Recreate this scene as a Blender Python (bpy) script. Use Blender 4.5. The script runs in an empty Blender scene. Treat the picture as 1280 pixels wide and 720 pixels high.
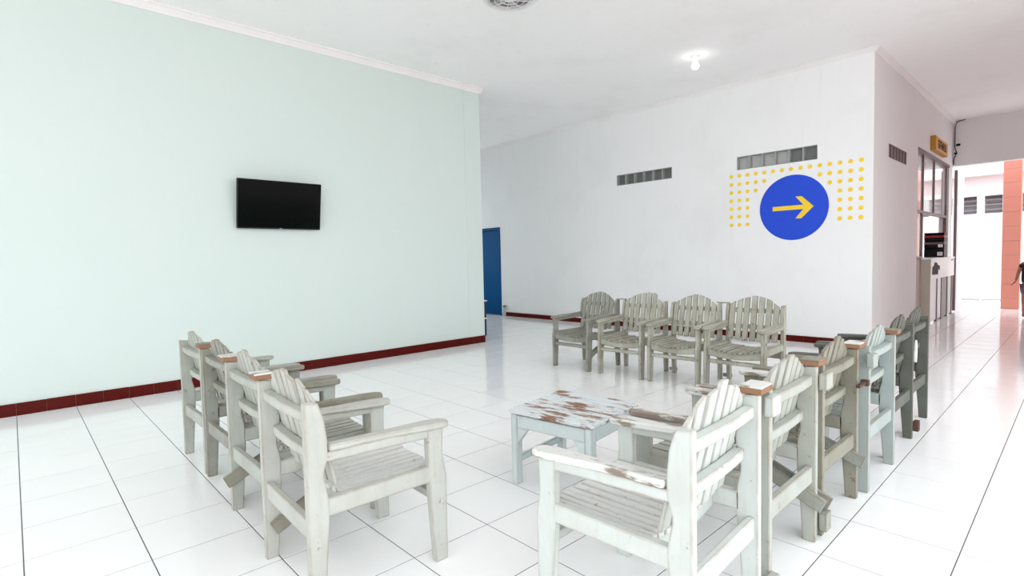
import bpy, bmesh, math, random
from mathutils import Vector, Matrix
random.seed(7)
R = math.radians
scene = bpy.context.scene
COL = scene.collection

# ------------------------------------------------------------------ camera
F_PX, YAW, PITCH, ROLL, CAM_H = 671.15, 0.81994, 0.0514, -0.0227, 1.2481
def make_camera():
    cy, sy, cp, sp = math.cos(YAW), math.sin(YAW), math.cos(PITCH), math.sin(PITCH)
    f = Vector((cy*cp, sy*cp, -sp)); r0 = Vector((sy, -cy, 0)); u0 = r0.cross(f)
    r = math.cos(ROLL)*r0 + math.sin(ROLL)*u0
    u = -math.sin(ROLL)*r0 + math.cos(ROLL)*u0
    cd = bpy.data.cameras.new('camera'); cd.sensor_width = 36.0; cd.sensor_fit = 'HORIZONTAL'
    cd.lens = F_PX/1280*36.0; cd.clip_start = 0.05; cd.clip_end = 200
    c = bpy.data.objects.new('camera', cd); COL.objects.link(c)
    m = Matrix((r, u, -f)).transposed().to_4x4(); m.translation = Vector((0, 0, CAM_H))
    c.matrix_world = m
    scene.camera = c
make_camera()

# ------------------------------------------------------------------ sky and exposure
world = bpy.data.worlds.new('overcast_sky'); scene.world = world; world.use_nodes = True
bg = world.node_tree.nodes['Background']
bg.inputs['Color'].default_value = (0.925, 0.965, 1.0, 1); bg.inputs['Strength'].default_value = 1.0
scene.view_settings.view_transform = 'Standard'
scene.view_settings.look = 'None'
scene.view_settings.gamma = 1.0
scene.view_settings.use_curve_mapping = False
scene.view_settings.exposure = 1.69
try:
    scene.cycles.use_denoising = True
    scene.cycles.diffuse_bounces = 8
    scene.cycles.max_bounces = 16
    scene.cycles.sample_clamp_indirect = 8
except Exception:
    pass

# ------------------------------------------------------------------ helpers
class MB:
    """collects geometry for ONE mesh"""
    def __init__(self): self.bm = bmesh.new()
    def box(self, x0, x1, y0, y1, z0, z1):
        v = [self.bm.verts.new((x, y, z)) for x in (x0, x1) for y in (y0, y1) for z in (z0, z1)]
        for q in ((0,1,3,2), (4,6,7,5), (0,4,5,1), (2,3,7,6), (0,2,6,4), (1,5,7,3)):
            self.bm.faces.new([v[i] for i in q])
        return self
    def prism(self, pts, axis, a0, a1):
        """pts: closed 2-D outline; axis 'x': (y,z), 'y': (x,z), 'z': (x,y)"""
        def P(p, a):
            return {'x': (a, p[0], p[1]), 'y': (p[0], a, p[1]), 'z': (p[0], p[1], a)}[axis]
        lo = [self.bm.verts.new(P(p, a0)) for p in pts]; hi = [self.bm.verts.new(P(p, a1)) for p in pts]
        self.bm.faces.new(lo); self.bm.faces.new(hi[::-1])
        n = len(pts)
        for i in range(n):
            j = (i+1) % n
            self.bm.faces.new((lo[j], lo[i], hi[i], hi[j]))
        return self
    def loft(self, rings, cap=True):
        rs = [[self.bm.verts.new(p) for p in r] for r in rings]
        n = len(rs[0])
        for a, b in zip(rs, rs[1:]):
            for i in range(n):
                j = (i+1) % n
                self.bm.faces.new((a[i], a[j], b[j], b[i]))
        if cap:
            self.bm.faces.new(rs[0][::-1]); self.bm.faces.new(rs[-1])
        return self
    def lathe(self, prof, cx=0, cy=0, n=24):
        rings = [[(cx+r*math.cos(2*math.pi*k/n), cy+r*math.sin(2*math.pi*k/n), z) for k in range(n)] for r, z in prof]
        return self.loft(rings)
    def tube(self, pts, r, n=8):
        pts = [Vector(p) for p in pts]; rings = []
        for i, p in enumerate(pts):
            d = (pts[min(i+1, len(pts)-1)] - pts[max(i-1, 0)]).normalized()
            a = d.orthogonal().normalized() if abs(d.z) > .9 else d.cross(Vector((0, 0, 1))).normalized()
            b = d.cross(a)
            rings.append([p + r*(math.cos(2*math.pi*k/n)*a + math.sin(2*math.pi*k/n)*b) for k in range(n)])
        return self.loft(rings)
    def bar(self, a, b, w, h, up=(0, 0, 1)):
        """rectangular bar from a to b"""
        a, b = Vector(a), Vector(b); d = (b-a).normalized(); s = d.cross(Vector(up)).normalized(); t = s.cross(d)
        rg = lambda p: [p+s*w/2+t*h/2, p-s*w/2+t*h/2, p-s*w/2-t*h/2, p+s*w/2-t*h/2]
        return self.loft([rg(a), rg(b)])
    def mesh(self, name, mat=None, bevel=0, smooth=False):
        bmesh.ops.recalc_face_normals(self.bm, faces=self.bm.faces)
        if bevel:
            bmesh.ops.bevel(self.bm, geom=[e for e in self.bm.edges if len(e.link_faces) == 2 and e.calc_face_angle(0) > .5],
                            offset=bevel, segments=1, affect='EDGES', clamp_overlap=True)
        me = bpy.data.meshes.new(name); self.bm.to_mesh(me); self.bm.free()
        if smooth:
            for p in me.polygons: p.use_smooth = True
        if mat: me.materials.append(mat)
        return me

def link(name, me, parent=None, mat=None):
    o = bpy.data.objects.new(name, me); COL.objects.link(o)
    if parent: o.parent = parent
    if mat is not None:
        if len(me.materials) == 0: me.materials.append(mat)
        o.material_slots[0].link = 'OBJECT'; o.material_slots[0].material = mat
    return o
def obj(name, mb, mat, parent=None, bevel=0, smooth=False):
    return link(name, mb.mesh(name, mat, bevel, smooth), parent)
def tag(o, label, cat, group=None):
    o['label'] = label; o['category'] = cat
    if group: o['group'] = group
    return o
def thing(name, label, cat, loc=(0, 0, 0), rz=0, group=None):
    o = bpy.data.objects.new(name, None); COL.objects.link(o); o.empty_display_size = .1
    o.location = loc; o.rotation_euler = (0, 0, rz)
    return tag(o, label, cat, group)
def struct(o, label=None):
    o['kind'] = 'structure'
    if label: o['label'] = label
    return o
def anchor(name, loc=(0, 0, 0)):
    o = bpy.data.objects.new(name, None); COL.objects.link(o); o.location = loc; o.empty_display_size = .1
    return o

# ------------------------------------------------------------------ materials
def new_mat(name):
    m = bpy.data.materials.new(name); m.use_nodes = True
    nt = m.node_tree; return m, nt, nt.nodes['Principled BSDF']
def rgba(c): return (c[0], c[1], c[2], 1)
def simple(name, col, rough=.6, spec=.5, metal=0, emit=None, estr=0, trans=0):
    m, nt, b = new_mat(name)
    b.inputs['Base Color'].default_value = rgba(col); b.inputs['Roughness'].default_value = rough
    b.inputs['Specular IOR Level'].default_value = spec; b.inputs['Metallic'].default_value = metal
    if trans: b.inputs['Transmission Weight'].default_value = trans
    if emit:
        b.inputs['Emission Color'].default_value = rgba(emit); b.inputs['Emission Strength'].default_value = estr
    return m
def noise(nt, vec, scale, detail=4, rough=.55):
    n = nt.nodes.new('ShaderNodeTexNoise'); n.inputs['Scale'].default_value = scale
    n.inputs['Detail'].default_value = detail; n.inputs['Roughness'].default_value = rough
    if vec is not None: nt.links.new(vec, n.inputs['Vector'])
    return n.outputs['Fac']
def ramp(nt, fac, lo, hi, a=0., b=1.):
    r = nt.nodes.new('ShaderNodeMapRange'); r.inputs['From Min'].default_value = lo; r.inputs['From Max'].default_value = hi
    r.inputs['To Min'].default_value = a; r.inputs['To Max'].default_value = b
    nt.links.new(fac, r.inputs['Value']); return r.outputs['Result']
def mix(nt, fac, a, b):
    n = nt.nodes.new('ShaderNodeMix'); n.data_type = 'RGBA'
    for s, v in (('Factor', fac), ('A', a), ('B', b)):
        i = [k for k in n.inputs if k.name == s and (k.type == 'RGBA' or s == 'Factor') and k.enabled][0]
        if isinstance(v, (tuple, list)): i.default_value = rgba(v)
        elif isinstance(v, (int, float)): i.default_value = v
        else: nt.links.new(v, i)
    return [o for o in n.outputs if o.type == 'RGBA'][0]
def coords(nt, scale=(1, 1, 1), per_object=False, kind='Object'):
    tc = nt.nodes.new('ShaderNodeTexCoord'); v = tc.outputs[kind]
    if per_object:
        oi = nt.nodes.new('ShaderNodeObjectInfo')
        a = nt.nodes.new('ShaderNodeVectorMath'); a.operation = 'SCALE'; a.inputs['Scale'].default_value = 37.0
        cb = nt.nodes.new('ShaderNodeCombineXYZ')
        for k in 'XYZ': nt.links.new(oi.outputs['Random'], cb.inputs[k])
        nt.links.new(cb.outputs[0], a.inputs[0])
        s = nt.nodes.new('ShaderNodeVectorMath'); s.operation = 'ADD'
        nt.links.new(v, s.inputs[0]); nt.links.new(a.outputs[0], s.inputs[1]); v = s.outputs[0]
    mp = nt.nodes.new('ShaderNodeMapping'); mp.inputs['Scale'].default_value = scale
    nt.links.new(v, mp.inputs['Vector']); return mp.outputs['Vector']
def bump(nt, b, h, strength, dist=.01):
    n = nt.nodes.new('ShaderNodeBump'); n.inputs['Strength'].default_value = strength; n.inputs['Distance'].default_value = dist
    nt.links.new(h, n.inputs['Height']); nt.links.new(n.outputs[0], b.inputs['Normal'])
def plaster(name, col, stain, amount=.35, rough=.75):
    m, nt, b = new_mat(name)
    v = coords(nt)
    big = noise(nt, v, .9, 6, .6); c = mix(nt, ramp(nt, big, .5, .85, 0, amount), col, stain)
    v2 = coords(nt, (9, 9, .6)); drip = noise(nt, v2, 1.2, 3); c = mix(nt, ramp(nt, drip, .58, .85, 0, amount*.5), c, stain)
    fl = noise(nt, v, 26, 2, .5); c = mix(nt, ramp(nt, fl, .73, .78, 0, amount*.6), c, stain)
    nt.links.new(c, b.inputs['Base Color']); b.inputs['Roughness'].default_value = rough
    b.inputs['Specular IOR Level'].default_value = .25
    bump(nt, b, noise(nt, v, 40, 4), .12, .004)
    return m
def worn_paint(name, base, grime, bare, g_amt=.6, bare_lo=.63, edge=.75, rough=.62):
    """old flaking paint: grime clouds, bare wood spots, rubbed edges"""
    m, nt, b = new_mat(name)
    v = coords(nt, per_object=True)
    c = mix(nt, ramp(nt, noise(nt, v, 5, 5), .38, .72, 0, g_amt), base, grime)
    c = mix(nt, ramp(nt, noise(nt, coords(nt, (45, 45, 5), True), 1.0, 5, .75), .50, .72, 0, .75*g_amt), c, grime)
    c = mix(nt, ramp(nt, noise(nt, v, 22, 6, .7), bare_lo, bare_lo+.05, 0, .85), c, bare)
    bv = nt.nodes.new('ShaderNodeBevel'); bv.samples = 4; bv.inputs['Radius'].default_value = .012
    ge = nt.nodes.new('ShaderNodeNewGeometry')
    dt = nt.nodes.new('ShaderNodeVectorMath'); dt.operation = 'DOT_PRODUCT'
    nt.links.new(bv.outputs[0], dt.inputs[0]); nt.links.new(ge.outputs['Normal'], dt.inputs[1])
    e = ramp(nt, dt.outputs['Value'], .998, .90)
    mu = nt.nodes.new('ShaderNodeMath'); mu.operation = 'MULTIPLY'
    nt.links.new(e, mu.inputs[0]); nt.links.new(ramp(nt, noise(nt, v, 14, 5), .30, .58, .15, edge), mu.inputs[1])
    c = mix(nt, mu.outputs[0], c, bare)
    nt.links.new(c, b.inputs['Base Color']); b.inputs['Roughness'].default_value = rough
    b.inputs['Specular IOR Level'].default_value = .3
    bump(nt, b, noise(nt, v, 60, 4), .25, .002)
    return m
def peeled(name, paint, wood, lo=.5):
    m, nt, b = new_mat(name)
    v = coords(nt, (9, 2.2, 9), True); n = noise(nt, v, 1.6, 8, .68)
    v3 = coords(nt, (60, 4, 60), True); g = noise(nt, v3, 1.0, 3)
    w = mix(nt, g, wood, tuple(k*.55 for k in wood))
    c = mix(nt, ramp(nt, n, lo, lo+.06), paint, w)
    c = mix(nt, ramp(nt, noise(nt, coords(nt, (30, 6, 30), True), 3, 6, .75), .6, .66, 0, .8), c, (.28, .25, .23))
    nt.links.new(c, b.inputs['Base Color']); b.inputs['Roughness'].default_value = .6
    bump(nt, b, n, .5, .003)
    return m

def make_tile_mat():
    m, nt, b = new_mat('white_glazed_tile')
    v = coords(nt, per_object=True)
    c = mix(nt, ramp(nt, noise(nt, v, 2.5, 5), .4, .75, 0, .5), (.91, .915, .915), (.86, .865, .865))
    nt.links.new(c, b.inputs['Base Color'])
    r = ramp(nt, noise(nt, v, 4, 4), .3, .75, .07, .17); nt.links.new(r, b.inputs['Roughness'])
    b.inputs['Specular IOR Level'].default_value = .5
    bump(nt, b, noise(nt, v, 3.0, 2), .09, .01)
    return m
M = {}
M['tile'] = make_tile_mat()
M['grout'] = simple('dark_grout', (.13, .13, .125), .9, .1)
M['green'] = plaster('mint_plaster', (.615, .695, .662), (.67, .705, .685), .5)
M['white'] = plaster('white_plaster', (.83, .83, .83), (.66, .66, .65), .4)
M['hall'] = plaster('hall_plaster', (.76, .745, .745), (.62, .60, .60), .4)
M['ceil'] = plaster('ceiling_paint', (.91, .91, .905), (.76, .75, .72), .5, .85)
M['cornice'] = plaster('cornice_paint', (.82, .80, .79), (.6, .57, .54), .4)
M['red'] = simple('oxblood_tile', (.085, .006, .004), .35, .1)
M['redgrout'] = simple('pale_grout', (.45, .33, .30), .9, .1)
M['black'] = simple('black_plastic', (.006, .006, .007), .4, .2)
M['screen'] = simple('black_screen', (.001, .0025, .002), .15, .08)
M['blue'] = simple('door_blue', (.002, .075, .22), .5, .08)
M['darkblue'] = simple('dark_blue_metal', (.006, .012, .04), .35, .5)
M['whiteplastic'] = simple('white_plastic', (.8, .8, .8), .4, .5)
M['signblue'] = simple('sign_blue', (.012, .065, .62), .45, .3)
M['signyellow'] = simple('sign_yellow', (.88, .60, .03), .5, .3)
M['glassgrey'] = simple('frosted_grey_glass', (.17, .18, .175), .35, .5)
M['glasslight'] = simple('frosted_pale_glass', (.50, .51, .49), .4, .5)
M['ventframe'] = simple('grey_vent_cement', (.36, .38, .36), .8, .2)
M['ventdark'] = simple('vent_slat_grey', (.23, .21, .21), .6, .3)
M['brown'] = simple('brown_aluminium', (.17, .11, .11), .4, .5)
M['beige'] = simple('beige_laminate', (.47, .42, .36), .6, .3)
M['steel'] = simple('brushed_steel', (.5, .5, .5), .3, .5, 1)
M['glass'] = simple('reflection_haze_glass', (.92, .90, .90), .02, .35, 0, trans=.72)  # whitish body stands in for hazy reflections on the panes
M['salmon'] = simple('salmon_tile', (.72, .27, .20), .35, .5)
M['salmon_bounce'] = simple('salmon_bounce_paint', (.70, .50, .47), .7, .3)  # colour of the unseen wall, picked for its pink bounce
M['pinkwall'] = simple('pale_pink_wall', (.80, .66, .66), .7, .3)
M['extwhite'] = simple('outdoor_white_paint', (.86, .86, .86), .6, .3)
M['extground'] = simple('pink_bounce_paving', (.62, .50, .47), .7, .3)  # unseen ground colour, tinted for pink bounce light
M['louvre'] = simple('grey_louvre', (.42, .41, .43), .5, .3)
M['amber'] = simple('amber_sign_face', (.66, .33, .06), .5, .4)
M['amberdark'] = simple('amber_sign_edge', (.42, .20, .02), .5, .4)
M['ink'] = simple('dark_ink', (.03, .018, .015), .7, .2)
M['boxred'] = simple('red_band', (.45, .02, .03), .4, .4)
M['boxbrown'] = simple('grey_brown_band', (.17, .11, .10), .5, .4)
M['paper'] = simple('white_paper', (.8, .8, .78), .8, .2)
M['bulb'] = simple('lit_bulb', (1, 1, 1), .4, .2, emit=(1, .98, .96), estr=3.2)
M['lampwhite'] = simple('lamp_holder_white', (.78, .78, .78), .4, .4)
M['greyplastic'] = simple('grey_plastic', (.42, .43, .43), .5, .4)
M['mat'] = simple('pale_grey_mat', (.52, .54, .53), .5, .3)
M['rust'] = simple('rusty_metal', (.09, .045, .03), .8, .3)
WOODBARE = (.27, .19, .13)
M['paint_mint'] = worn_paint('paint_pale_mint', (.42, .45, .41), (.31, .30, .25), WOODBARE, .6)
M['paint_ivory'] = worn_paint('paint_ivory_mint', (.475, .49, .455), (.36, .35, .30), WOODBARE, .55, .64)
M['seat_white'] = worn_paint('paint_seat_pale', (.66, .68, .665), (.50, .48, .45), (.36, .22, .17), .35, .62, .55)
M['paint_white'] = worn_paint('paint_chalky_mint', (.55, .585, .56), (.42, .42, .37), WOODBARE, .45, .65)
M['paint_olive'] = worn_paint('paint_olive_grey', (.28, .285, .235), (.20, .18, .13), (.16, .11, .08), .8, .61, .9)
M['paint_far'] = worn_paint('paint_dull_olive', (.45, .455, .385), (.29, .265, .21), (.12, .09, .06), .8, .62, .9)
M['paint_grey'] = worn_paint('paint_green_grey', (.31, .325, .285), (.22, .205, .165), (.16, .11, .08), .75, .61, .85)
M['paint_blue'] = worn_paint('paint_aqua', (.355, .405, .39), (.27, .295, .27), WOODBARE, .5, .64)
M['paint_table'] = worn_paint('paint_ice_blue', (.57, .645, .65), (.46, .50, .48), WOODBARE, .4, .66)
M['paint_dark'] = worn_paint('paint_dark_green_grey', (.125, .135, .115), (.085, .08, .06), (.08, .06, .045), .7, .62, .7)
M['armtop'] = peeled('peeled_white_arm', (.62, .625, .60), (.30, .235, .19), .50)
M['tabletop'] = peeled('peeled_table_top', (.60, .64, .65), (.27, .13, .065), .52)
M['rawend'] = simple('raw_orange_wood', (.27, .145, .085), .7, .2)

# ------------------------------------------------------------------ setting: key positions (metres)
GY = 6.321        # face of the green wall (normal -Y)
GX = 5.2976       # its free end
WX = 8.145        # face of the white wall (normal -X)
HY = 1.892        # face of the hall wall (normal -Y)
CZ = 3.84         # ceiling
LX = 14.0         # lintel at the end of the hall
X0, Y0 = -7.0, -1.6   # open sides of the waiting hall

def slab_with_holes(u0, u1, v0, v1, holes, put):
    us = sorted({u0, u1, *[h[0] for h in holes], *[h[1] for h in holes]})
    vs = sorted({v0, v1, *[h[2] for h in holes], *[h[3] for h in holes]})
    for a, b in zip(us, us[1:]):
        run = None
        for c, d in zip(vs, vs[1:]):
            mu, mv = (a+b)/2, (c+d)/2
            if any(h[0] < mu < h[1] and h[2] < mv < h[3] for h in holes):
                if run: put(a, b, *run); run = None
            else:
                run = (run[0], d) if run else (c, d)
        if run: put(a, b, *run)

# floor: dark grout bed carrying raised glazed tiles
PX, PY, TX0, TY0, GAP = .4034, .3965, -.0208, 6.279, .0045
floor = struct(obj('floor', MB().box(X0, LX+1.2, Y0, 11, -.12, -.0014), M['grout']))
def tile_mesh(name, rects):
    mb = MB(); t = .0010
    for (a, b, c, d) in rects:
        lo = [(a, c, -.004), (b, c, -.004), (b, d, -.004), (a, d, -.004)]
        mi = [(x, y, -.0008) for x, y, _ in lo]
        hi = [(a+t, c+t, 0), (b-t, c+t, 0), (b-t, d-t, 0), (a+t, d-t, 0)]
        rs = [[mb.bm.verts.new(p) for p in r] for r in (lo, mi, hi)]
        for p, q in zip(rs, rs[1:]):
            for i in range(4): mb.bm.faces.new((p[i], p[(i+1) % 4], q[(i+1) % 4], q[i]))
        mb.bm.faces.new(rs[-1])
    return mb.mesh(name, M['tile'])
def cell(i, j):
    a, b = TX0+PX*i+GAP/2, TX0+PX*(i+1)-GAP/2
    d = TY0-PY*j-GAP/2; c = TY0-PY*(j+1)+GAP/2
    return a, b, c, d
cells = []
for i in range(-18, 38):
    for j in range(-12, 20):
        a, b, c, d = cell(i, j)
        a, b, c, d = max(a, X0), min(b, LX+1.2), max(c, Y0), min(d, 11)
        if b-a < .03 or d-c < .03: continue
        if a < GX and d > GY+.02:
            if c < GY-.02:
                if b > GX+.02: cells.append((99, False, i, j+1000, (max(a, GX), b, GY, d)))
                d = GY-.001
            elif b > GX: a = GX
            else: continue
        if b > WX and d > HY:
            if c < HY-.03: d = HY
            elif a < WX-.03: b = WX
            else: continue
        x, y = (a+b)/2, (c+d)/2
        dep = x*math.cos(YAW)+y*math.sin(YAW); lat = x*math.sin(YAW)-y*math.cos(YAW)
        vis = dep > .9 and abs(lat) < dep*.97+.35 and (.55*dep*1.0 > .6) and not (y > GY and x < GX*y/GY)
        cells.append((dep, vis, i, j, (a, b, c, d)))
full = [k for k in cells if k[1] and abs((k[4][1]-k[4][0])-(PX-GAP)) < 1e-4 and abs((k[4][3]-k[4][2])-(PY-GAP)) < 1e-4]
full.sort()
single = full[:300]; sset = {(k[2], k[3]) for k in single}
a, b, c, d = (-(PX-GAP)/2, (PX-GAP)/2, -(PY-GAP)/2, (PY-GAP)/2)
tm = tile_mesh('tile', [(a, b, c, d)])
for k in single:
    r = k[4]; o = link('tile', tm, floor)
    o.location = ((r[0]+r[1])/2, (r[2]+r[3])/2, 0)
    o.rotation_euler = (random.uniform(-.0012, .0012), random.uniform(-.0012, .0012), 0)
rest = link('tiles', tile_mesh('tiles', [k[4] for k in cells if (k[2], k[3]) not in sset]), floor); rest['kind'] = 'stuff'

# ceiling
struct(obj('ceiling', MB().box(X0, LX+.15, Y0, 11, CZ, CZ+.12), M['ceil']))

# green wall with a flat pilaster at its end
gw = struct(obj('wall_left', MB().box(X0, GX, GY, GY+.2, 0, CZ).box(GX-.2, GX, GY+.2, 11, 0, CZ), M['green']))
obj('pilaster', MB().box(5.0, GX+.001, GY-.006, GY+.05, 0, CZ), M['green'], gw)

# white wall with vents and door opening
V1 = (4.757, 5.872, 2.555, 2.745); V2 = (2.547, 3.663, 2.535, 2.735); DR = (9.08, 10.0, 0, 2.005)
mb = MB(); slab_with_holes(HY+.002, 11, 0, CZ, [V1, V2, DR], lambda a, b, c, d: mb.box(WX, WX+.15, a, b, c, d))
struct(obj('wall_back', mb, M['white']))
# hall wall with vent and service window opening
V3 = (8.90, 9.97, 2.548, 2.74); OPX0, OPX1, OPZ = 10.76, 13.62, 2.92
mb = MB(); slab_with_holes(WX+.002, LX, 0, CZ, [V3, (OPX0, OPX1, 0, OPZ)], lambda a, b, c, d: mb.box(a, b, HY, HY+.15, c, d))
struct(obj('wall_hall', mb, M['hall']))
# lintel closing the hall towards the yard
struct(obj('wall_lintel', MB().box(LX, LX+.15, Y0, HY+.15, 2.94, CZ), M['hall']))
# far wall of the back corridor and an unseen wall added to dim the hall and bounce pink
mb = MB(); slab_with_holes(GX-.2, WX+.15, 0, CZ, [(5.9, 7.6, .9, 2.6)], lambda a, b, c, d: mb.box(a, b, 11, 11.15, c, d))  # unseen opening added to send daylight onto the white wall
struct(obj('wall_corridor', mb, M['white']))
rw = struct(obj('wall_right_bounce', MB().box(7.0, LX, -1.25, -1.1, 0, CZ), M['salmon_bounce']))

# cornices
def cove(s): return [(0, -1*s), (-.2*s, -1*s), (-.35*s, -.75*s), (-.75*s, -.32*s), (-1*s, -.2*s), (-1*s, 0), (0, 0)]
struct(obj('trim_1', MB().prism([(GY+p[0], CZ+p[1]) for p in cove(.075)], 'x', X0, GX+.03), M['cornice']))
struct(obj('trim_2', MB().prism([(WX+p[0], CZ+p[1]) for p in cove(.05)], 'y', HY-.03, 11), M['cornice']))
struct(obj('trim_3', MB().prism([(HY+p[0], CZ+p[1]) for p in cove(.06)], 'x', WX-.03, LX), M['cornice']))

# skirting of small oxblood tiles
def skirting(name, axis, face, a0, a1, h, phase, pitch):
    bed = struct(obj(name, (MB().box(a0, a1, face-.008, face+.01, 0, h-.002) if axis == 'x' else MB().box(face-.008, face+.01, a0, a1, 0, h-.002)), M['redgrout']))
    k = math.floor((a0-phase)/pitch); cache = {}
    while phase+k*pitch < a1-.01:
        s, e = max(a0, phase+k*pitch)+.0012, min(a1, phase+(k+1)*pitch)-.0012; k += 1
        if e-s < .01: continue
        w = round(e-s, 4)
        if w not in cache:
            cache[w] = (MB().box(-w/2, w/2, -.007, .007, 0, h) if axis == 'x' else MB().box(-.007, .007, -w/2, w/2, 0, h)).mesh('skirting_tile', M['red'], .0015)
        o = link('skirting_tile', cache[w], bed)
        o.location = ((s+e)/2, face-.008, random.uniform(-.001, .001)) if axis == 'x' else (face-.008, (s+e)/2, random.uniform(-.001, .001))
    return bed
skirting('baseboard_left', 'x', GY-.002, X0, GX+.002, .108, TX0, PX/2)
skirting('baseboard_back', 'y', WX, HY, 9.02, .088, TY0, PY/2)

# blue door in the white wall
d1 = struct(anchor('door_1', (WX, (DR[0]+DR[1])/2, 0)), 'blue door beyond the end of the green wall')
hw = (DR[1]-DR[0])/2
obj('door_frame', MB().box(-.015, .14, -hw, -hw+.05, 0, 2.0).box(-.015, .14, hw-.05, hw, 0, 2.0).box(-.015, .14, -hw+.05, hw-.05, 1.95, 2.0), M['blue'], d1, .002)
obj('door_leaf', MB().box(.06, .1, -hw+.052, hw-.052, .006, 1.948), M['blue'], d1, .002)
obj('handle', MB().tube([(.06, .33, 1.0), (.01, .33, 1.0), (.01, .23, 1.0)], .009), M['steel'], d1, 0, True)

# ventilation openings: six cells each
def vent(name, label, V, axis, face, pane_mats, n=6, depth=.09, fm='ventframe', dd=.13, dw=.007):
    t = thing(name, label, 'vent', group='ventilation strips high in the walls')
    u0, u1, z0, z1 = V; w = (u1-u0)/n
    def bx(mb, a, b, c, d, p, q):   # along wall, height, depth
        return mb.box(face+p, face+q, a, b, c, d) if axis == 'y' else mb.box(a, b, face+p, face+q, c, d)
    fr = MB(); bx(fr, u0, u1, z0, z0+.008, .002, .13); bx(fr, u0, u1, z1-.008, z1, .002, .13)
    bx(fr, u0, u0+.008, z0+.008, z1-.008, .002, .13); bx(fr, u1-.008, u1, z0+.008, z1-.008, .002, .13)
    obj('frame', fr, M[fm], t)
    for k in range(1, n):
        obj('divider', bx(MB(), u0+k*w-dw, u0+k*w+dw, z0+.008, z1-.008, .004, dd), M[fm], t)
    for k in range(n):
        obj('pane', bx(MB(), u0+k*w+.007, u0+(k+1)*w-.007, z0+.008, z1-.008, depth, depth+.015), pane_mats[k % len(pane_mats)], t)
    return t
vent('vent_strip', 'grey six-cell ventilation strip alone on the white wall left of the blue arrow circle', V1, 'y', WX, [M['glassgrey']])
vent('vent_strip', 'six-cell ventilation strip with pale glass above the blue arrow circle', V2, 'y', WX,
     [M['glassgrey'], M['glassgrey'], M['glasslight'], M['glasslight'], M['glasslight'], M['glasslight']])
vent('vent_strip', 'slatted grey ventilation strip on the hall wall before the yellow sign', V3, 'x', HY, [M['ventdark']], 6, .024, 'brown', .024, .018)

# ------------------------------------------------------------------ painted wayfinding sign
sg = thing('wall_sign', 'blue circle with yellow right arrow and yellow dots on white wall', 'sign', (WX, 2.86, 1.905))
n = 72
obj('disc', MB().prism([(.459*math.cos(2*math.pi*k/n), .459*math.sin(2*math.pi*k/n)) for k in range(n)], 'x', -.003, 0), M['signblue'], sg)
arrow = [(3.135, 1.934), (3.135, 1.873), (2.722, 1.873), (2.826, 1.748), (2.748, 1.746), (2.590, 1.902), (2.745, 2.055), (2.826, 2.055), (2.722, 1.934)]
obj('arrow', MB().prism([(y-2.86, z-1.905) for y, z in arrow], 'x', -.006, -.003), M['signyellow'], sg)
n = 20
dm = MB().prism([(.0285*math.cos(2*math.pi*k/n), .0285*math.sin(2*math.pi*k/n)) for k in range(n)], 'x', -.003, 0).mesh('dot', M['signyellow'])
rows = [range(15), [0,1,2,3,4,10,11,12,13,14], [0,1,2,3,11,12,13,14]] + [[0,1,2,12,13,14]]*4
for ri, cs in enumerate(rows):
    for ci in cs:
        o = link('dot', dm, sg); o.location = (0, 3.747-ci*.1229-2.86, 2.448-ri*.1232-1.905)

# ------------------------------------------------------------------ wall television (tilted forward)
tv = thing('television', 'flat black television tilted forward on the green wall', 'television', (2.27, GY, 1.667))
TW, TH = .918, .535
pn = anchor('panel'); pn.parent = tv; pn.location = (0, -.05, 0); pn.rotation_euler = (R(9.5), 0, 0)
bpy.data.objects.remove(pn)
def tilt(mb):
    bmesh.ops.rotate(mb.bm, verts=mb.bm.verts, cent=(0, 0, 0), matrix=Matrix.Rotation(R(9.5), 3, 'X'))
    bmesh.ops.translate(mb.bm, verts=mb.bm.verts, vec=(0, -.03, 0)); return mb
obj('housing', tilt(MB().box(-TW/2, TW/2, -.035, 0, 0, TH).box(-TW/2+.12, TW/2-.12, 0, .018, .06, TH-.1)), M['black'], tv, .004)
obj('screen', tilt(MB().box(-TW/2+.009, TW/2-.009, -.0365, -.034, .016, TH-.009)), M['screen'], tv)
obj('logo_plate', tilt(MB().box(-.014, .014, -.038, -.035, .003, .011)), M['greyplastic'], tv)
obj('wall_bracket', MB().box(-.12, .12, -.03, 0, .12, .40).bar((-.08, -.02, .36), (-.08, -.10, .36), .02, .03).bar((.08, -.02, .36), (.08, -.10, .36), .02, .03), M['black'], tv)

# ------------------------------------------------------------------ ceiling fittings
lp = thing('ceiling_bulb', 'bare lit bulb in a white holder on the ceiling', 'lamp', (6.632, 3.527, CZ))
obj('holder', MB().lathe([(.001, 0), (.062, 0), (.060, -.012), (.034, -.055), (.026, -.062), (.001, -.062)]), M['lampwhite'], lp, 0, True)
obj('bulb', MB().lathe([(.001, -.06), (.018, -.062), (.022, -.078), (.042, -.105), (.048, -.128), (.042, -.152), (.024, -.169), (.001, -.174)]), M['bulb'], lp, 0, True)
fn = thing('exhaust_fan', 'round white exhaust fan with grey blades set in the ceiling', 'fan', (3.735, 3.94, CZ))
obj('rim', MB().loft([[(r*math.cos(2*math.pi*k/40), r*math.sin(2*math.pi*k/40), z) for k in range(40)] for r, z in ((.27, 0), (.265, -.02), (.245, -.03), (.225, -.028), (.215, -.001))], cap=False), M['lampwhite'], fn, 0, True)
obj('back_plate', MB().lathe([(.001, -.001), (.22, -.001), (.22, -.003), (.001, -.003)], n=32), M['ventdark'], fn)
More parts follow.
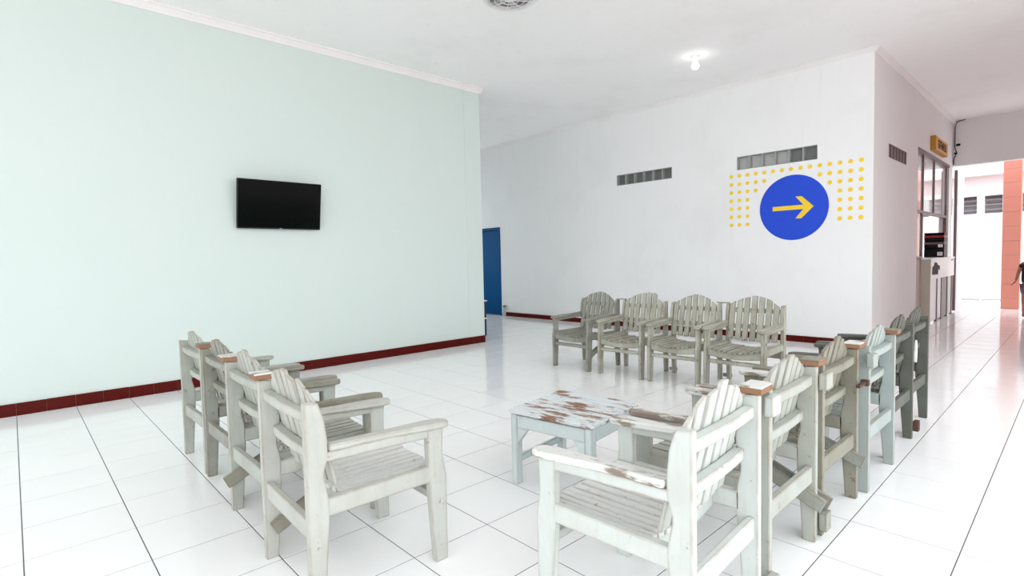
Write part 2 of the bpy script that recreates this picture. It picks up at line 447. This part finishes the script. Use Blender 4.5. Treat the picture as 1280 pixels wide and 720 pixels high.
for k in range(5):
    a = 2*math.pi*k/5+.5
    pts = []
    for rr, da in ((.045, -.35), (.13, -.30), (.205, -.22), (.21, .25), (.13, .30), (.045, .35)):
        pts.append((rr*math.cos(a+da), rr*math.sin(a+da)))
    obj('blade', MB().prism(pts, 'z', -.018, -.010), M['greyplastic'], fn)
obj('hub', MB().lathe([(.001, -.008), (.05, -.008), (.05, -.03), (.03, -.036), (.001, -.036)]), M['lampwhite'], fn, 0, True)
for rr in (.09, .15, .20):
    ring = [(rr*math.cos(2*math.pi*k/32), rr*math.sin(2*math.pi*k/32), -.032) for k in range(33)]
    obj('guard_ring', MB().tube(ring, .004, 6), M['lampwhite'], fn, 0, True)
for k in range(4):
    a = math.pi*k/4+.2
    obj('guard_spoke', MB().tube([(-.235*math.cos(a), -.235*math.sin(a), -.033), (.235*math.cos(a), .235*math.sin(a), -.033)], .004, 6), M['lampwhite'], fn)

# ------------------------------------------------------------------ chairs
W = .545; HW = W/2; PT = .032
post_prof = [(0, 0), (.050, 0), (.060, .14), (.074, .31), (.078, .40), (.071, .445), (.062, .485), (.061, .505), (.068, .53), (.078, .56), (.079, .62), (.070, .70), (.050, .762), (.0, .768)]
fleg_prof = [(.517, 0), (.575, 0), (.577, .20), (.578, .36), (.568, .41), (.562, .45), (.566, .54), (.572, .574), (.488, .574), (.492, .54), (.494, .36), (.500, .25)]
def dish(x): return .378+.032*(x/.24)**2
def back_y(z): return .056+(.71-z)*.22
CH = {}   # part name -> list of (mesh, material slot)
def cpart(name, mb, slot='paint', bevel=.003): CH.setdefault('parts', []).append((name, mb.mesh(name, None, bevel), slot))
for s in (-1, 1):
    a, b = sorted((s*HW, s*(HW-PT)))
    cpart('back_post', MB().prism(post_prof, 'x', a, b))
    cpart('front_leg', MB().prism(fleg_prof, 'x', a, b))
    a, b = sorted((s*(HW-.002), s*(HW-.032)))
    cpart('seat_rail', MB().box(a, b, .066, .503, .345, .412))
    cpart('arm_rail', MB().prism([(.066, .545), (.50, .530), (.50, .572), (.066, .580)], 'x', a, b))
    # armrest: narrow rounded tail, flaring to a broad rounded front
    out = [(.082, -.030), (.083, .004), (.092, .011), (.13, .011), (.22, .004), (.32, .005), (.42, .013), (.52, .020), (.57, .018), (.592, .010), (.600, -.008),
           (.596, -.034), (.580, -.052), (.52, -.060), (.40, -.052), (.26, -.040), (.14, -.034)]
    mb = MB(); lo = []; hi = []
    for y, e in out:
        x = s*(HW-.006+e); zt = .606-.020*(y-.08)/.5
        lo.append((x, y, zt-.026)); hi.append((x, y, zt))
    mb.loft([lo, hi]); cpart('armrest', mb, 'arm', .005)
IN = HW-PT
def curved_bar(y0, y1, zt, zb, bow=.0, dz=None, n=10):
    mb = MB(); rings = []
    for k in range(n+1):
        x = -IN+2*IN*k/n; q = 1-(x/IN)**2; o = -bow*q
        t = zt if dz is None else dz(x)-.0175; bt = zb if dz is None else zb+(dz(x)-.378)*.6
        rings.append([(x, y0+o, bt), (x, y1+o, bt), (x, y1+o, t), (x, y0+o, t)])
    return mb.loft(rings)
cpart('back_rail', curved_bar(.014, .052, .727, .688, .010))
cpart('back_rail', curved_bar(.048, .086, .572, .533, .010))
cpart('back_stretcher', MB().box(-IN, IN, .012, .038, .262, .335))
cpart('front_apron', curved_bar(.532, .556, 0, .305, 0, dish))
cpart('rear_apron', curved_bar(.160, .184, 0, .315, 0, dish))
cpart('front_stretcher', MB().box(-IN, IN, .525, .553, .252, .288))
NS = 10; pitch = 2*(IN-.002)/NS
for k in range(NS):
    x = -IN+.002+pitch*(k+.5); w = pitch-.0105; x0, x1 = x-w/2, x+w/2
    mb = MB(); y0, y1 = .152+random.uniform(-.005, .005), .584+random.uniform(-.004, .004)-(.0 if 0 < k < NS-1 else .012)
    rg = lambda y: [(x0, y, dish(x0)), (x1, y, dish(x1)), (x1, y, dish(x1)-.017), (x0, y, dish(x0)-.017)]
    mb.loft([rg(y0), rg((y0+y1)/2), rg(y1)]); cpart('seat_slat', mb, 'seat', .0018)
for k in range(7):
    x = (k-3)*.0688; w = .0530; x0, x1 = x-w/2, x+w/2
    zt = lambda q: .848-.088*(q/.22)**2
    bow = -.010*(1-(x/IN)**2); jz = random.uniform(-.005, .005)
    mb = MB(); zb = .425+random.uniform(-.006, .006)
    rings = []
    for (xa, f) in ((x0, 0), (x, .5), (x1, 1)):
        t = zt(xa)+jz
        rings.append([(xa, back_y(zb)+bow, zb), (xa, back_y(zb)+bow+.015, zb), (xa, back_y(t)+bow+.015, t), (xa, back_y(t)+bow, t)])
    mb.loft(rings); cpart('back_slat', mb, 'paint', .0025)

def armchair(label, loc, rot, paint, arm=None, seat=None, group=None, sx=1.0):
    t = thing('wooden_armchair', label, 'chair', (loc[0], loc[1], 0), R(rot), group)
    t.scale = (sx, 1, 1)
    mats = {'paint': M[paint], 'arm': M[arm or paint], 'seat': M[seat or paint]}
    for name, me, slot in CH['parts']:
        o = link(name, me, t, mats[slot])
        if name in ('back_slat', 'seat_slat'): o.location = (random.uniform(-.0015, .0015), random.uniform(-.003, .003), random.uniform(-.003, .003))
        if name == 'back_slat': o.location.z += random.uniform(-.006, .006)
    return t
def extra(chair, name, mb, mat, bevel=.003, label=None):
    o = obj(name, mb, mat, chair, bevel)
    if label: o['label'] = label
    return o

GL, GR, GF = 'armchairs in the row by the green wall', 'armchairs in the row along the walkway', 'armchairs in the row facing the camera'
L = [
 armchair('pale mint armchair with brown-rubbed seat, front one of the left-hand row', (.726, 2.108), -92.0, 'paint_ivory', 'paint_ivory', 'seat_white', GL),
 armchair('worn mint-grey armchair, second from the camera in the left-hand row', (.768, 2.715), -90.5, 'paint_mint', 'paint_olive', None, GL, .97),
 armchair('dingy olive-grey armchair, third from the camera in the left-hand row', (.80, 3.305), -90, 'paint_grey', None, None, GL, .97),
 armchair('pale green-grey armchair at the far end of the left-hand row, nearest the green wall', (.80, 3.862), -89.5, 'paint_mint', None, None, GL, .96)]
Rr = [
 armchair('pale mint armchair with flaking white arms, front one of the right-hand row', (1.612, .745), 3.0, 'paint_white', 'armtop', 'seat_white', GR, .98),
 armchair('pale mint armchair second from the camera in the right-hand row', (2.235, .770), 1.0, 'paint_mint', 'armtop', None, GR),
 armchair('olive-grey armchair with dark bracket on its post, third in the right-hand row', (2.828, .772), 0, 'paint_olive', 'armtop', None, GR),
 armchair('aqua-tinted armchair fourth from the camera in the right-hand row', (3.465, .748), 0, 'paint_blue', 'paint_olive', None, GR, 1.03),
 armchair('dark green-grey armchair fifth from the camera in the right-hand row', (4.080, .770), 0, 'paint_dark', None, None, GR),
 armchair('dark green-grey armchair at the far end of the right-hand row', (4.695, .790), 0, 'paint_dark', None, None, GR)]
Ff = [
 armchair('armchair with mint-tinted back, leftmost of the four facing the camera', (5.170, 3.970), 88, 'paint_grey', None, None, GF),
 armchair('olive armchair with a jagged slat top, second from left of four facing the camera', (5.190, 3.363), 93, 'paint_far', None, None, GF, .98),
 armchair('olive armchair third from left of the four facing the camera', (5.222, 2.768), 93.5, 'paint_far', None, None, GF, .97),
 armchair('olive armchair rightmost of the four facing the camera before the white wall', (5.290, 2.188), 92.5, 'paint_far', None, None, GF)]

sl = [c for c in Ff[1].children if c.name.startswith('back_slat')]
sl[1].location.z += .030; sl[2].location.z += .012; sl[0].location.z -= .006
# blocks and planks nailed on where neighbouring chairs are tied together (parts of the chair they are nailed to)
def cap(ch, side, mat, w=.115, d=.065, endmat=None):
    x = side*(HW+.02)
    o = extra(ch, 'cap_block', MB().box(x-w/2, x+w/2, -.012, d, .769, .789), M['rawend'], .002)
    obj('cap_top', MB().box(x-w/2, x+w/2, -.013, d, .7895, .796), mat, o, .002)
def rear_block(ch, side, z, mat, w=.085, h=.07):
    x = side*(HW+.015)
    extra(ch, 'tie_block', MB().box(x-w/2, x+w/2, -.032, -.001, z-h/2, z+h/2), mat, .003)
cap(L[0], -1, M['armtop'], .085); cap(L[1], -1, M['armtop'], .10); cap(L[2], -1, M['paint_olive'], .09)
cap(Rr[0], 1, M['armtop']); cap(Rr[1], 1, M['paint_olive'], .11); cap(Rr[2], 1, M['armtop'], .12); cap(Rr[3], 1, M['paint_olive'], .08)
rear_block(Rr[1], -1, .715, M['paint_white'], .075); rear_block(Rr[2], -1, .70, M['paint_mint'], .085); rear_block(Rr[3], -1, .70, M['paint_blue'], .085)
rear_block(Rr[1], -1, .06, M['paint_mint'], .06); rear_block(Rr[2], -1, .085, M['paint_grey'], .065, .08); rear_block(Rr[4], 1, .085, M['rust'], .05, .07)
extra(Rr[2], 'metal_bracket', MB().box(.17, .30, -.03, -.012, .585, .60).box(.275, .305, -.04, -.004, .578, .607), M['rust'], .002, 'dark rusty bracket')
def diagonal(ch, side, mat, y0=-.035, z0=.175, y1=.36, z1=.34, inner=True):
    x = side*(HW-(PT+.012 if inner else -.012))
    extra(ch, 'diagonal_brace', MB().bar((x, y0, z0), (x, y1, z1), .02, .062), mat, .003)
diagonal(Rr[1], 1, M['paint_grey']); diagonal(Rr[2], -1, M['paint_grey'], -.035, .16, .36, .33, False)
diagonal(Rr[2], 1, M['paint_grey'], -.035, .2)
diagonal(L[0], -1, M['paint_olive'], .03, .13, .42, .33); diagonal(L[1], -1, M['paint_olive'], -.03, .16, .36, .33)
diagonal(Ff[0], -1, M['paint_far'], .16, .33, .50, .16)
def floor_tie(ch, side, mat):
    x = side*HW
    extra(ch, 'foot_tie', MB().box(min(x-.03*side, x+side*.06), max(x-.03*side, x+side*.06), -.022, -.001, .015, .05), mat)
floor_tie(Ff[2], 1, M['paint_far']); floor_tie(Ff[3], 1, M['paint_far'])
def top_tie(ch, side, mat):
    x = side*HW
    extra(ch, 'top_tie', MB().box(min(x-.02*side, x+side*.10), max(x-.02*side, x+side*.10), .004, .05, .769, .779), mat, .002)
top_tie(Ff[1], 1, M['paint_far']); top_tie(Ff[3], 1, M['paint_far'])
# wobbly wire loop left hanging on the far end chair
extra(Rr[4], 'hanging_plate', MB().prism([(HW+.015+.022*math.cos(k*math.pi/8), .585+.075*math.sin(k*math.pi/8)) for k in range(16)], 'y', -.012, -.004), M['whiteplastic'], 0, 'small white plate')

# ------------------------------------------------------------------ low table
tb = thing('low_table', 'low square ice-blue table with paint peeling off its plank top', 'table', (2.279, 1.953, 0), R(8))
tx, ty = .262, .272
for k in range(6):
    w = 2*tx/6; x = -tx+w*(k+.5)
    mb = MB(); c = .012
    pts = [(x-w/2+.0035, -ty), (x+w/2-.0035, -ty), (x+w/2-.0035, ty), (x-w/2+.0035, ty)]
    if k == 0: pts = [(x-w/2+c*1.6, -ty), (x+w/2-.0035, -ty), (x+w/2-.0035, ty), (x-w/2+c*1.6, ty), (x-w/2, ty-c*1.6), (x-w/2, -ty+c*1.6)]
    if k == 5: pts = [(x-w/2+.0035, -ty), (x+w/2-c, -ty), (x+w/2, -ty+c), (x+w/2, ty-c), (x+w/2-c, ty), (x-w/2+.0035, ty)]
    o = obj('plank', mb.prism(pts, 'z', .402, .422), M['tabletop'], tb, .003); o.location.z = random.uniform(-.002, .002)
lx, ly = tx-.014, ty-.014
for sx in (-1, 1):
    for sy in (-1, 1):
        x0, x1 = sorted((sx*lx, sx*(lx-.048))); y0, y1 = sorted((sy*ly, sy*(ly-.04)))
        obj('leg', MB().box(x0, x1, y0, y1, 0, .398), M['paint_table'], tb, .003)
for sx in (-1, 1):
    x0, x1 = sorted((sx*(lx-.004), sx*(lx-.026)))
    obj('apron', MB().box(x0, x1, -ly+.04, ly-.04, .322, .392), M['paint_table'], tb, .002)
    for sy in (-1, 1):
        p = [(sy*(ly-.04), .322), (sy*(ly-.04-.075), .322), (sy*(ly-.04-.060), .305), (sy*(ly-.04), .225)]
        obj('corner_bracket', MB().prism(p, 'x', x0, x1), M['paint_table'], tb, .002)
for sy in (-1, 1):
    y0, y1 = sorted((sy*(ly-.004), sy*(ly-.026)))
    obj('apron', MB().box(-lx+.048, lx-.048, y0, y1, .322, .398), M['paint_table'], tb, .002)
    obj('stretcher', MB().box(-lx+.048, lx-.048, y0, y1, .115, .15), M['paint_table'], tb, .002)

# ------------------------------------------------------------------ behind the green wall
cb = thing('storage_cabinet', 'low dark blue cabinet with white top behind the end of the green wall', 'cabinet', (5.50, 6.93, 0))
obj('body', MB().box(-.19, .19, -.20, .20, .02, .585).box(-.17, .17, -.18, .18, 0, .02), M['darkblue'], cb, .004)
obj('top', MB().box(-.205, .205, -.215, .215, .586, .605), M['whiteplastic'], cb, .003)
for z in (.05, .325):
    dr = obj('drawer_front', MB().box(-.18, .18, -.212, -.201, z, z+.245), M['darkblue'], cb, .003)
    obj('handle', MB().box(-.09, .09, -.226, -.213, z+.20, z+.215), M['whiteplastic'], dr, .002)
obj('shelf_edge', MB().box(-.195, .195, -.214, -.2, .300, .318), M['whiteplastic'], cb, .002)
pp = thing('pipe_stub', 'short grey pipe stub against the white wall beside the blue door', 'pipe', (8.085, 8.92, 0))
obj('pipe', MB().lathe([(.001, .0), (.030, .0), (.030, .20), (.001, .20)], n=16), M['greyplastic'], pp)
obj('pipe_cap', MB().lathe([(.001, .2), (.038, .2), (.038, .235), (.03, .245), (.001, .245)], n=16), M['ventdark'], pp)

# ------------------------------------------------------------------ service window in the hall wall
w1 = struct(anchor('window_1', (OPX0, HY, 0)), 'brown-framed service window in the hall wall')
def wframe(name, x0, x1, z0, z1, y0=.03, y1=.075): return obj(name, MB().box(x0-OPX0, x1-OPX0, y0, y1, z0, z1), M['brown'], w1, .002)
wframe('head_frame', OPX0, OPX1, 2.87, OPZ, -.012, .08)
for x in (OPX0+.0, 11.40, 12.36, OPX1-.05): wframe('mullion', x, x+.045, 1.93, 2.87)
wframe('transom', OPX0, OPX1, 1.885, 1.93, .02, .085)
for x0, x1 in ((OPX0+.045, 11.40), (11.445, 12.36), (12.405, OPX1-.05)):
    obj('pane', MB().box(x0-OPX0, x1-OPX0, .048, .054, 1.93, 2.87), M['glass'], w1)
wframe('mullion', 11.36, 11.42, 0, 1.885); wframe('mullion', OPX1-.05, OPX1, 0, 1.885); wframe('mullion', OPX0, OPX0+.04, 0, 1.885)
obj('pane', MB().box(.04, 11.36-OPX0, .048, .054, 1.16, 1.885), M['glass'], w1)
wframe('sill', OPX0+.04, 11.36, 1.11, 1.16)
obj('lower_panel', MB().box(.04, 11.36-OPX0, .035, .07, .0, 1.11), M['beige'], w1, .002)

ct = thing('service_counter', 'white counter box with dark picture jutting from the hall window', 'counter', (11.34, 1.80, 0))
obj('end_panel', MB().box(0, .02, 0, .168, 0, 1.10), M['beige'], ct, .002)
obj('top_board', MB().box(-.02, 2.32, -.015, .55, 1.10, 1.125), M['whiteplastic'], ct, .003)
obj('fascia', MB().box(.02, 2.30, -.008, .03, .76, 1.10), M['whiteplastic'], ct, .002)
for x0, x1, m in ((.02, .62, 'whiteplastic'), (.70, 1.05, 'whiteplastic'), (1.14, 1.62, 'ventframe'), (1.78, 2.12, 'glasslight')):
    obj('front_panel', MB().box(x0, x1, .012, .03, .03, .76), M[m], ct, .002)
for x in (.62, 1.05, 1.64, 2.13): obj('post', MB().box(x, x+.075, .0, .04, 0, .76), M['brown'], ct, .002)
pic = [(.10, .84), (.62, .83), (.66, .93), (.80, .90), (.78, .98), (.60, 1.0), (.52, 1.04), (.30, 1.05), (.24, .99), (.12, .97)]
obj('printed_picture', MB().prism(pic, 'y', -.0105, -.008), M['ink'], ct)
obj('printed_mark', MB().box(1.95, 2.2, -.0105, -.008, 1.055, 1.072), M['ink'], ct)

def carton(z0, h, label, body, band):
    t = thing('storage_box', label, 'box', (12.85, 1.965, z0), 0, 'dark boxes stacked on the counter')
    obj('body', MB().box(-.17, .17, -.15, .15, 0, h), body, t, .01)
    if band is not None: obj('band', MB().box(-.173, .173, -.153, .153, h*.55, h*.85), band, t, .004)
    return t
c1 = carton(1.125, .165, 'black box at the bottom of the stack on the hall counter', M['black'], None)
obj('paper_label', MB().box(-.172, -.17, -.13, -.05, .03, .10), M['paper'], c1)
c2 = carton(1.29, .14, 'black box with grey-brown band in the middle of the counter stack', M['black'], M['boxbrown'])
obj('paper_label', MB().box(-.177, -.174, -.13, -.06, .02, .075), M['paper'], c2)
c3 = carton(1.43, .12, 'black box with red band on top of the counter stack', M['black'], M['boxred'])
obj('lid', MB().box(-.175, .175, -.155, .155, .12, .155), M['black'], c3, .012)

# room behind the window
rm = MB().box(WX+.15, LX+.1, 4.6, 4.7, 0, CZ).box(WX+.3, WX+.4, HY+.15, 4.6, 0, CZ)
struct(obj('wall_office', rm, M['pinkwall'])); struct(obj('ceiling_office', MB().box(WX+.15, LX+.1, HY+.15, 4.7, 3.0, 3.05), M['ceil']))
struct(obj('floor_office', MB().box(WX+.15, LX+.1, HY+.15, 4.7, -.05, 0), M['tile']))
obj_notice = obj('wall_notice', MB().box(-.25, .25, -.01, 0, -.3, .3), M['paper'])
obj_notice.location = (17.0, 4.6, 2.0); tag(obj_notice, 'white notice on the wall inside the service window', 'notice')
bpy.data.objects.remove(obj_notice)

# amber sign board above the window
sb = thing('name_board', 'amber box sign with dark lettering above the hall window', 'sign', (11.72, HY, 2.985))
obj('box', MB().box(0, 1.16, -.075, 0, 0, .245), M['amberdark'], sb, .003)
obj('face', MB().box(.01, 1.15, -.079, -.075, .008, .237), M['amber'], sb)
glyphs = [[(0,.0,.035,.14),(.035,.0,.11,.03),(.035,.06,.10,.085),(.035,.11,.12,.14),(.09,.03,.12,.07)],
          [(0,0,.035,.14),(.1,0,.135,.14),(.035,.11,.1,.14),(.035,.05,.1,.075)],
          [(0,0,.03,.14),(.03,.04,.06,.10),(.06,.02,.09,.08),(.09,0,.125,.14)],
          [(0,0,.03,.14),(.03,.055,.08,.085),(.08,.085,.12,.14),(.08,0,.12,.055)],
          [(0,0,.12,.03),(0,.03,.03,.14),(.09,.03,.12,.14),(.03,.07,.09,.09)]]
gx = .20
for g in glyphs:
    mb = MB()
    for a, c, b, d in g: mb.box(gx+a*1.15, gx+b*1.15, -.082, -.079, .055+c, .055+d)
    obj('letter', mb, M['ink'], sb); gx += .163

# cable and small fittings in the corner by the lintel
cbl = tag(obj('corner_cable', MB().tube([(13.98, 1.70, CZ-.004), (13.98, 1.83, CZ-.03), (13.985, 1.862, CZ-.12), (13.985, 1.865, 3.35), (13.985, 1.86, 3.30), (13.985, 1.83, 3.2), (13.985, 1.875, 3.08), (13.985, 1.875, 2.97)], .011, 8), M['brown'], None, 0, True),
      'thin dark cable running down the corner beside the lintel', 'cable')
bx1 = thing('junction_box', 'upper small black clip on the lintel cable', 'fitting', (LX, 1.825, 3.355), 0, 'cable clips on the lintel')
obj('body', MB().box(-.03, 0, -.05, .02, -.02, .02), M['black'], bx1, .006); obj('cover', MB().box(-.036, -.03, -.04, .01, -.014, .014), M['black'], bx1)
bx2 = thing('junction_box', 'lower small black clip on the lintel cable', 'fitting', (LX, 1.85, 3.19), 0, 'cable clips on the lintel')
obj('body', MB().box(-.03, 0, -.03, .02, -.016, .016), M['black'], bx2, .005); obj('cover', MB().box(-.036, -.03, -.022, .012, -.01, .01), M['black'], bx2)

# folded-back door leaf at the yard opening
d2 = struct(anchor('door_2', (LX+.02, HY, 0)), 'white door leaf folded back at the yard opening')
obj('door_leaf', MB().box(0, .9, -.075, -.035, .02, 2.86), M['hall'], d2, .004)
obj('edge_strip', MB().box(-.012, 0, -.08, -.03, .02, 2.86), M['brown'], d2, .002)
for z0, z1 in ((.25, 1.0), (1.15, 2.05), (2.15, 2.7)):
    obj('panel', MB().box(.12, .78, -.083, -.075, z0, z1), M['extwhite'], d2, .006)

# ------------------------------------------------------------------ yard
struct(obj('ground_yard', MB().box(LX+1.2, 40, -14, 14, -.15, -.005), M['extwhite']), 'pale sunlit yard paving')
struct(obj('ground_bounce_right', MB().box(-18, LX+1.2, -16, Y0, -.15, -.01), M['extground']))  # unseen ground added to bounce pink light onto the ceiling
struct(obj('ground_bounce_rear', MB().box(-18, X0, Y0, 14, -.15, -.01), M['extground']))  # unseen ground behind the camera, in the same bounce tint
col = thing('tiled_column', 'square salmon-tiled column outside the yard opening', 'column', (15.34, 1.082, 0))
obj('core', MB().box(-.135, .135, -.138, .138, 0, 3.9), M['redgrout'], col)
zs = [0, .221, .521, .821, 1.121, 1.42, 1.72, 2.02, 2.325, 2.622, 2.905, 3.2, 3.5, 3.8]
for z0, z1 in zip(zs, zs[1:]): obj('tile', MB().box(-.14, .14, -.143, .143, z0+.004, z1-.004), M['salmon'], col, .003)

hs = thing('yard_building', 'pale pink building with louvred windows beyond the yard', 'building', (18.0, 2.0, 0))
mb = MB()
wins = [(-.064-.4825*k, .272-.4825*k) for k in range(-5, 9)]
slab_with_holes(-6, 8, 0, 5.2, [(a, b, 1.9, 2.6) for a, b in wins], lambda a, b, c, d: mb.box(0, .3, a, b, c, d))
obj('wall', mb, M['pinkwall'], hs)
obj('ledge', MB().box(-.25, 0, -6, 8, 3.10, 3.25), M['extwhite'], hs)
obj('lintel_band', MB().box(-.05, 0, -6, 8, 2.60, 2.72), M['extwhite'], hs)
obj('lower_wall', MB().box(-.04, 0, -6, 8, 0, 1.9), M['extwhite'], hs)
for a, b in wins:
    obj('window_jamb', MB().box(-.03, .0, b+.002, b+.1445, 1.9, 2.6), M['extwhite'], hs)
    for k in range(5):
        z = 1.98+k*.125
        obj('louvre', MB().bar((.10, a+.005, z), (.10, b-.005, z), .10, .012, (.5, 0, .86)), M['louvre'], hs)
    obj('shade', MB().box(.25, .29, a-.01, b+.01, 1.89, 2.61), M['louvre'], hs)
gt = thing('yard_gate', 'white sheet gate with slim posts in front of the pink building', 'gate', (17.3, 2.0, 0))
for k in range(10):
    y = -1.5+k*.42; obj('sheet', MB().box(0, .03, y+.012, y+.408, .05, 2.12), M['extwhite'], gt, .004)
for k in range(11):
    y = -1.5+k*.42; obj('post', MB().box(-.01, .05, y-.012, y+.012, 0, 2.28), M['extwhite'], gt, .003)
obj('rail', MB().box(.031, .06, -1.5, 2.7, 1.2, 1.25), M['extwhite'], gt)

# ------------------------------------------------------------------ person stepping in at the right edge of the yard opening
skin = simple('brown_skin', (.42, .17, .125), .5, .4); shirt = simple('dark_grey_shirt', (.025, .024, .03), .85, .2)
shorts = simple('grey_purple_shorts', (.16, .13, .19), .85, .2); hair = simple('black_hair', (.01, .009, .009), .6, .3)
def skinned(name, verts, edges, radii, mat, parent, root=0, sub=2):
    me = bpy.data.meshes.new(name); me.from_pydata(verts, edges, []); me.materials.append(mat)
    o = bpy.data.objects.new(name, me); COL.objects.link(o); o.parent = parent
    sk = o.modifiers.new('skin', 'SKIN'); sk.use_smooth_shade = True
    for i, r in enumerate(radii):
        sv = me.skin_vertices[0].data[i]; sv.radius = r if isinstance(r, tuple) else (r, r); sv.use_root = (i == root)
    s = o.modifiers.new('sub', 'SUBSURF'); s.levels = sub; s.render_levels = sub
    return o
PXX, PYY = 13.35, .685
pe = thing('person', 'person in dark shirt at the right edge, one arm held out low', 'person', (PXX, PYY, 0))
# faces -X; local +Y is towards the visible arm
V = [(0,0,.60),(0,0,.74),(0,0,.90),(0,0,.99),(-.005,0,1.055),(-.01,0,1.12),(-.015,0,1.19),
     (0,.065,.58),(-.02,.07,.34),(.0,.07,.075),(-.075,.075,.03),
     (0,-.065,.58),(.03,-.07,.34),(.07,-.07,.075),(.0,-.075,.03),
     (0,.105,.965),(-.01,.145,.86),(-.03,.158,.80),(-.06,.190,.665),
     (0,-.115,.965),(.01,-.165,.80),(-.02,-.175,.64)]
E = [(0,1),(1,2),(2,3),(3,4),(4,5),(5,6),(0,7),(7,8),(8,9),(9,10),(0,11),(11,12),(12,13),(13,14),(3,15),(15,16),(16,17),(17,18),(3,19),(19,20),(20,21)]
rad = [(.085,.10),(.075,.095),(.08,.105),(.06,.085),(.038,.038),(.075,.065),(.06,.055),(.062,.062),(.045,.045),(.028,.03),(.022,.03),(.062,.062),(.045,.045),(.028,.03),(.022,.03),(.04,.04),(.031,.031),(.028,.028),(.019,.017),(.04,.04),(.029,.029),(.019,.019)]
skinned('body', V, E, rad, skin, pe)
def hand(hx, hy, hz, dirv, side, name):
    d = Vector(dirv).normalized(); s = Vector((-1, 0, 0)); s = (s - d*s.dot(d)).normalized(); nrm = d.cross(s)
    p0 = Vector((hx, hy, hz)); verts = [p0, p0+d*.022, p0+d*.045]; edges = [(0, 1), (1, 2)]; rr = [(.015, .013), (.020, .012), (.021, .011)]
    for k, ln in zip((-1.5, -.5, .5, 1.5), (.045, .052, .050, .040)):
        b = p0+d*.052+s*k*.0105; i = len(verts)
        verts += [b, b+d*ln*.5+nrm*.004*side, b+d*ln*.95+nrm*.014*side]; edges += [(2, i), (i, i+1), (i+1, i+2)]; rr += [.0068, .0062, .0050]
    b = p0+d*.02+s*.022; i = len(verts)
    verts += [b, b+d*.022+s*.014, b+d*.042+s*.018+nrm*.006*side]; edges += [(1, i), (i, i+1), (i+1, i+2)]; rr += [.0080, .0070, .0056]
    skinned(name, verts, edges, rr, skin, pe, 0, 2)
hand(-.06, .190, .665, (-.25, .50, -.80), 1, 'hand'); hand(-.02, -.175, .64, (-.15, -.1, -1), -1, 'hand')
skinned('shirt', [(0,0,.58),(0,0,.74),(0,0,.90),(0,0,.985),(0,0,1.02),(0,.105,.967),(-.008,.137,.875),(0,-.115,.967),(.008,-.150,.87)],
        [(0,1),(1,2),(2,3),(3,4),(3,5),(5,6),(3,7),(7,8)], [(.105,.135),(.10,.13),(.095,.125),(.07,.095),(.045,.048),(.052,.052),(.047,.047),(.052,.052),(.047,.047)], shirt, pe)
skinned('shorts', [(0,0,.60),(0,.068,.54),(-.014,.07,.40),(0,-.068,.54),(.02,-.07,.40)], [(0,1),(1,2),(0,3),(3,4)], [(.09,.108),.075,.066,.075,.066], shorts, pe)
skinned('hair', [(.012,0,1.24),(.03,0,1.19),(.035,0,1.13)], [(0,1),(1,2)], [(.062,.06),(.066,.064),(.05,.05)], hair, pe)
fc = MB().lathe([(.001, -.006), (.007, -.004), (.009, 0), (.007, .004), (.001, .006)], n=10)
em = fc.mesh('eye', M['ink'], 0, True)
for s in (-1, 1):
    o = link('eye', em, pe); o.location = (-.083, s*.026, 1.145)
    o = link('ear', MB().lathe([(.001, -.02), (.010, -.012), (.012, 0), (.009, .014), (.001, .02)], n=10).mesh('ear', skin, 0, True), pe); o.location = (-.005, s*.066, 1.14)
obj('nose', MB().loft([[(-.075, -.010, 1.118), (-.075, .010, 1.118), (-.075, .004, 1.15), (-.075, -.004, 1.15)], [(-.098, -.005, 1.120), (-.098, .005, 1.120), (-.088, .002, 1.14), (-.088, -.002, 1.14)]]), skin, pe, .002, True)
obj('mouth', MB().box(-.084, -.078, -.018, .018, 1.093, 1.099), M['boxred'], pe, .002)
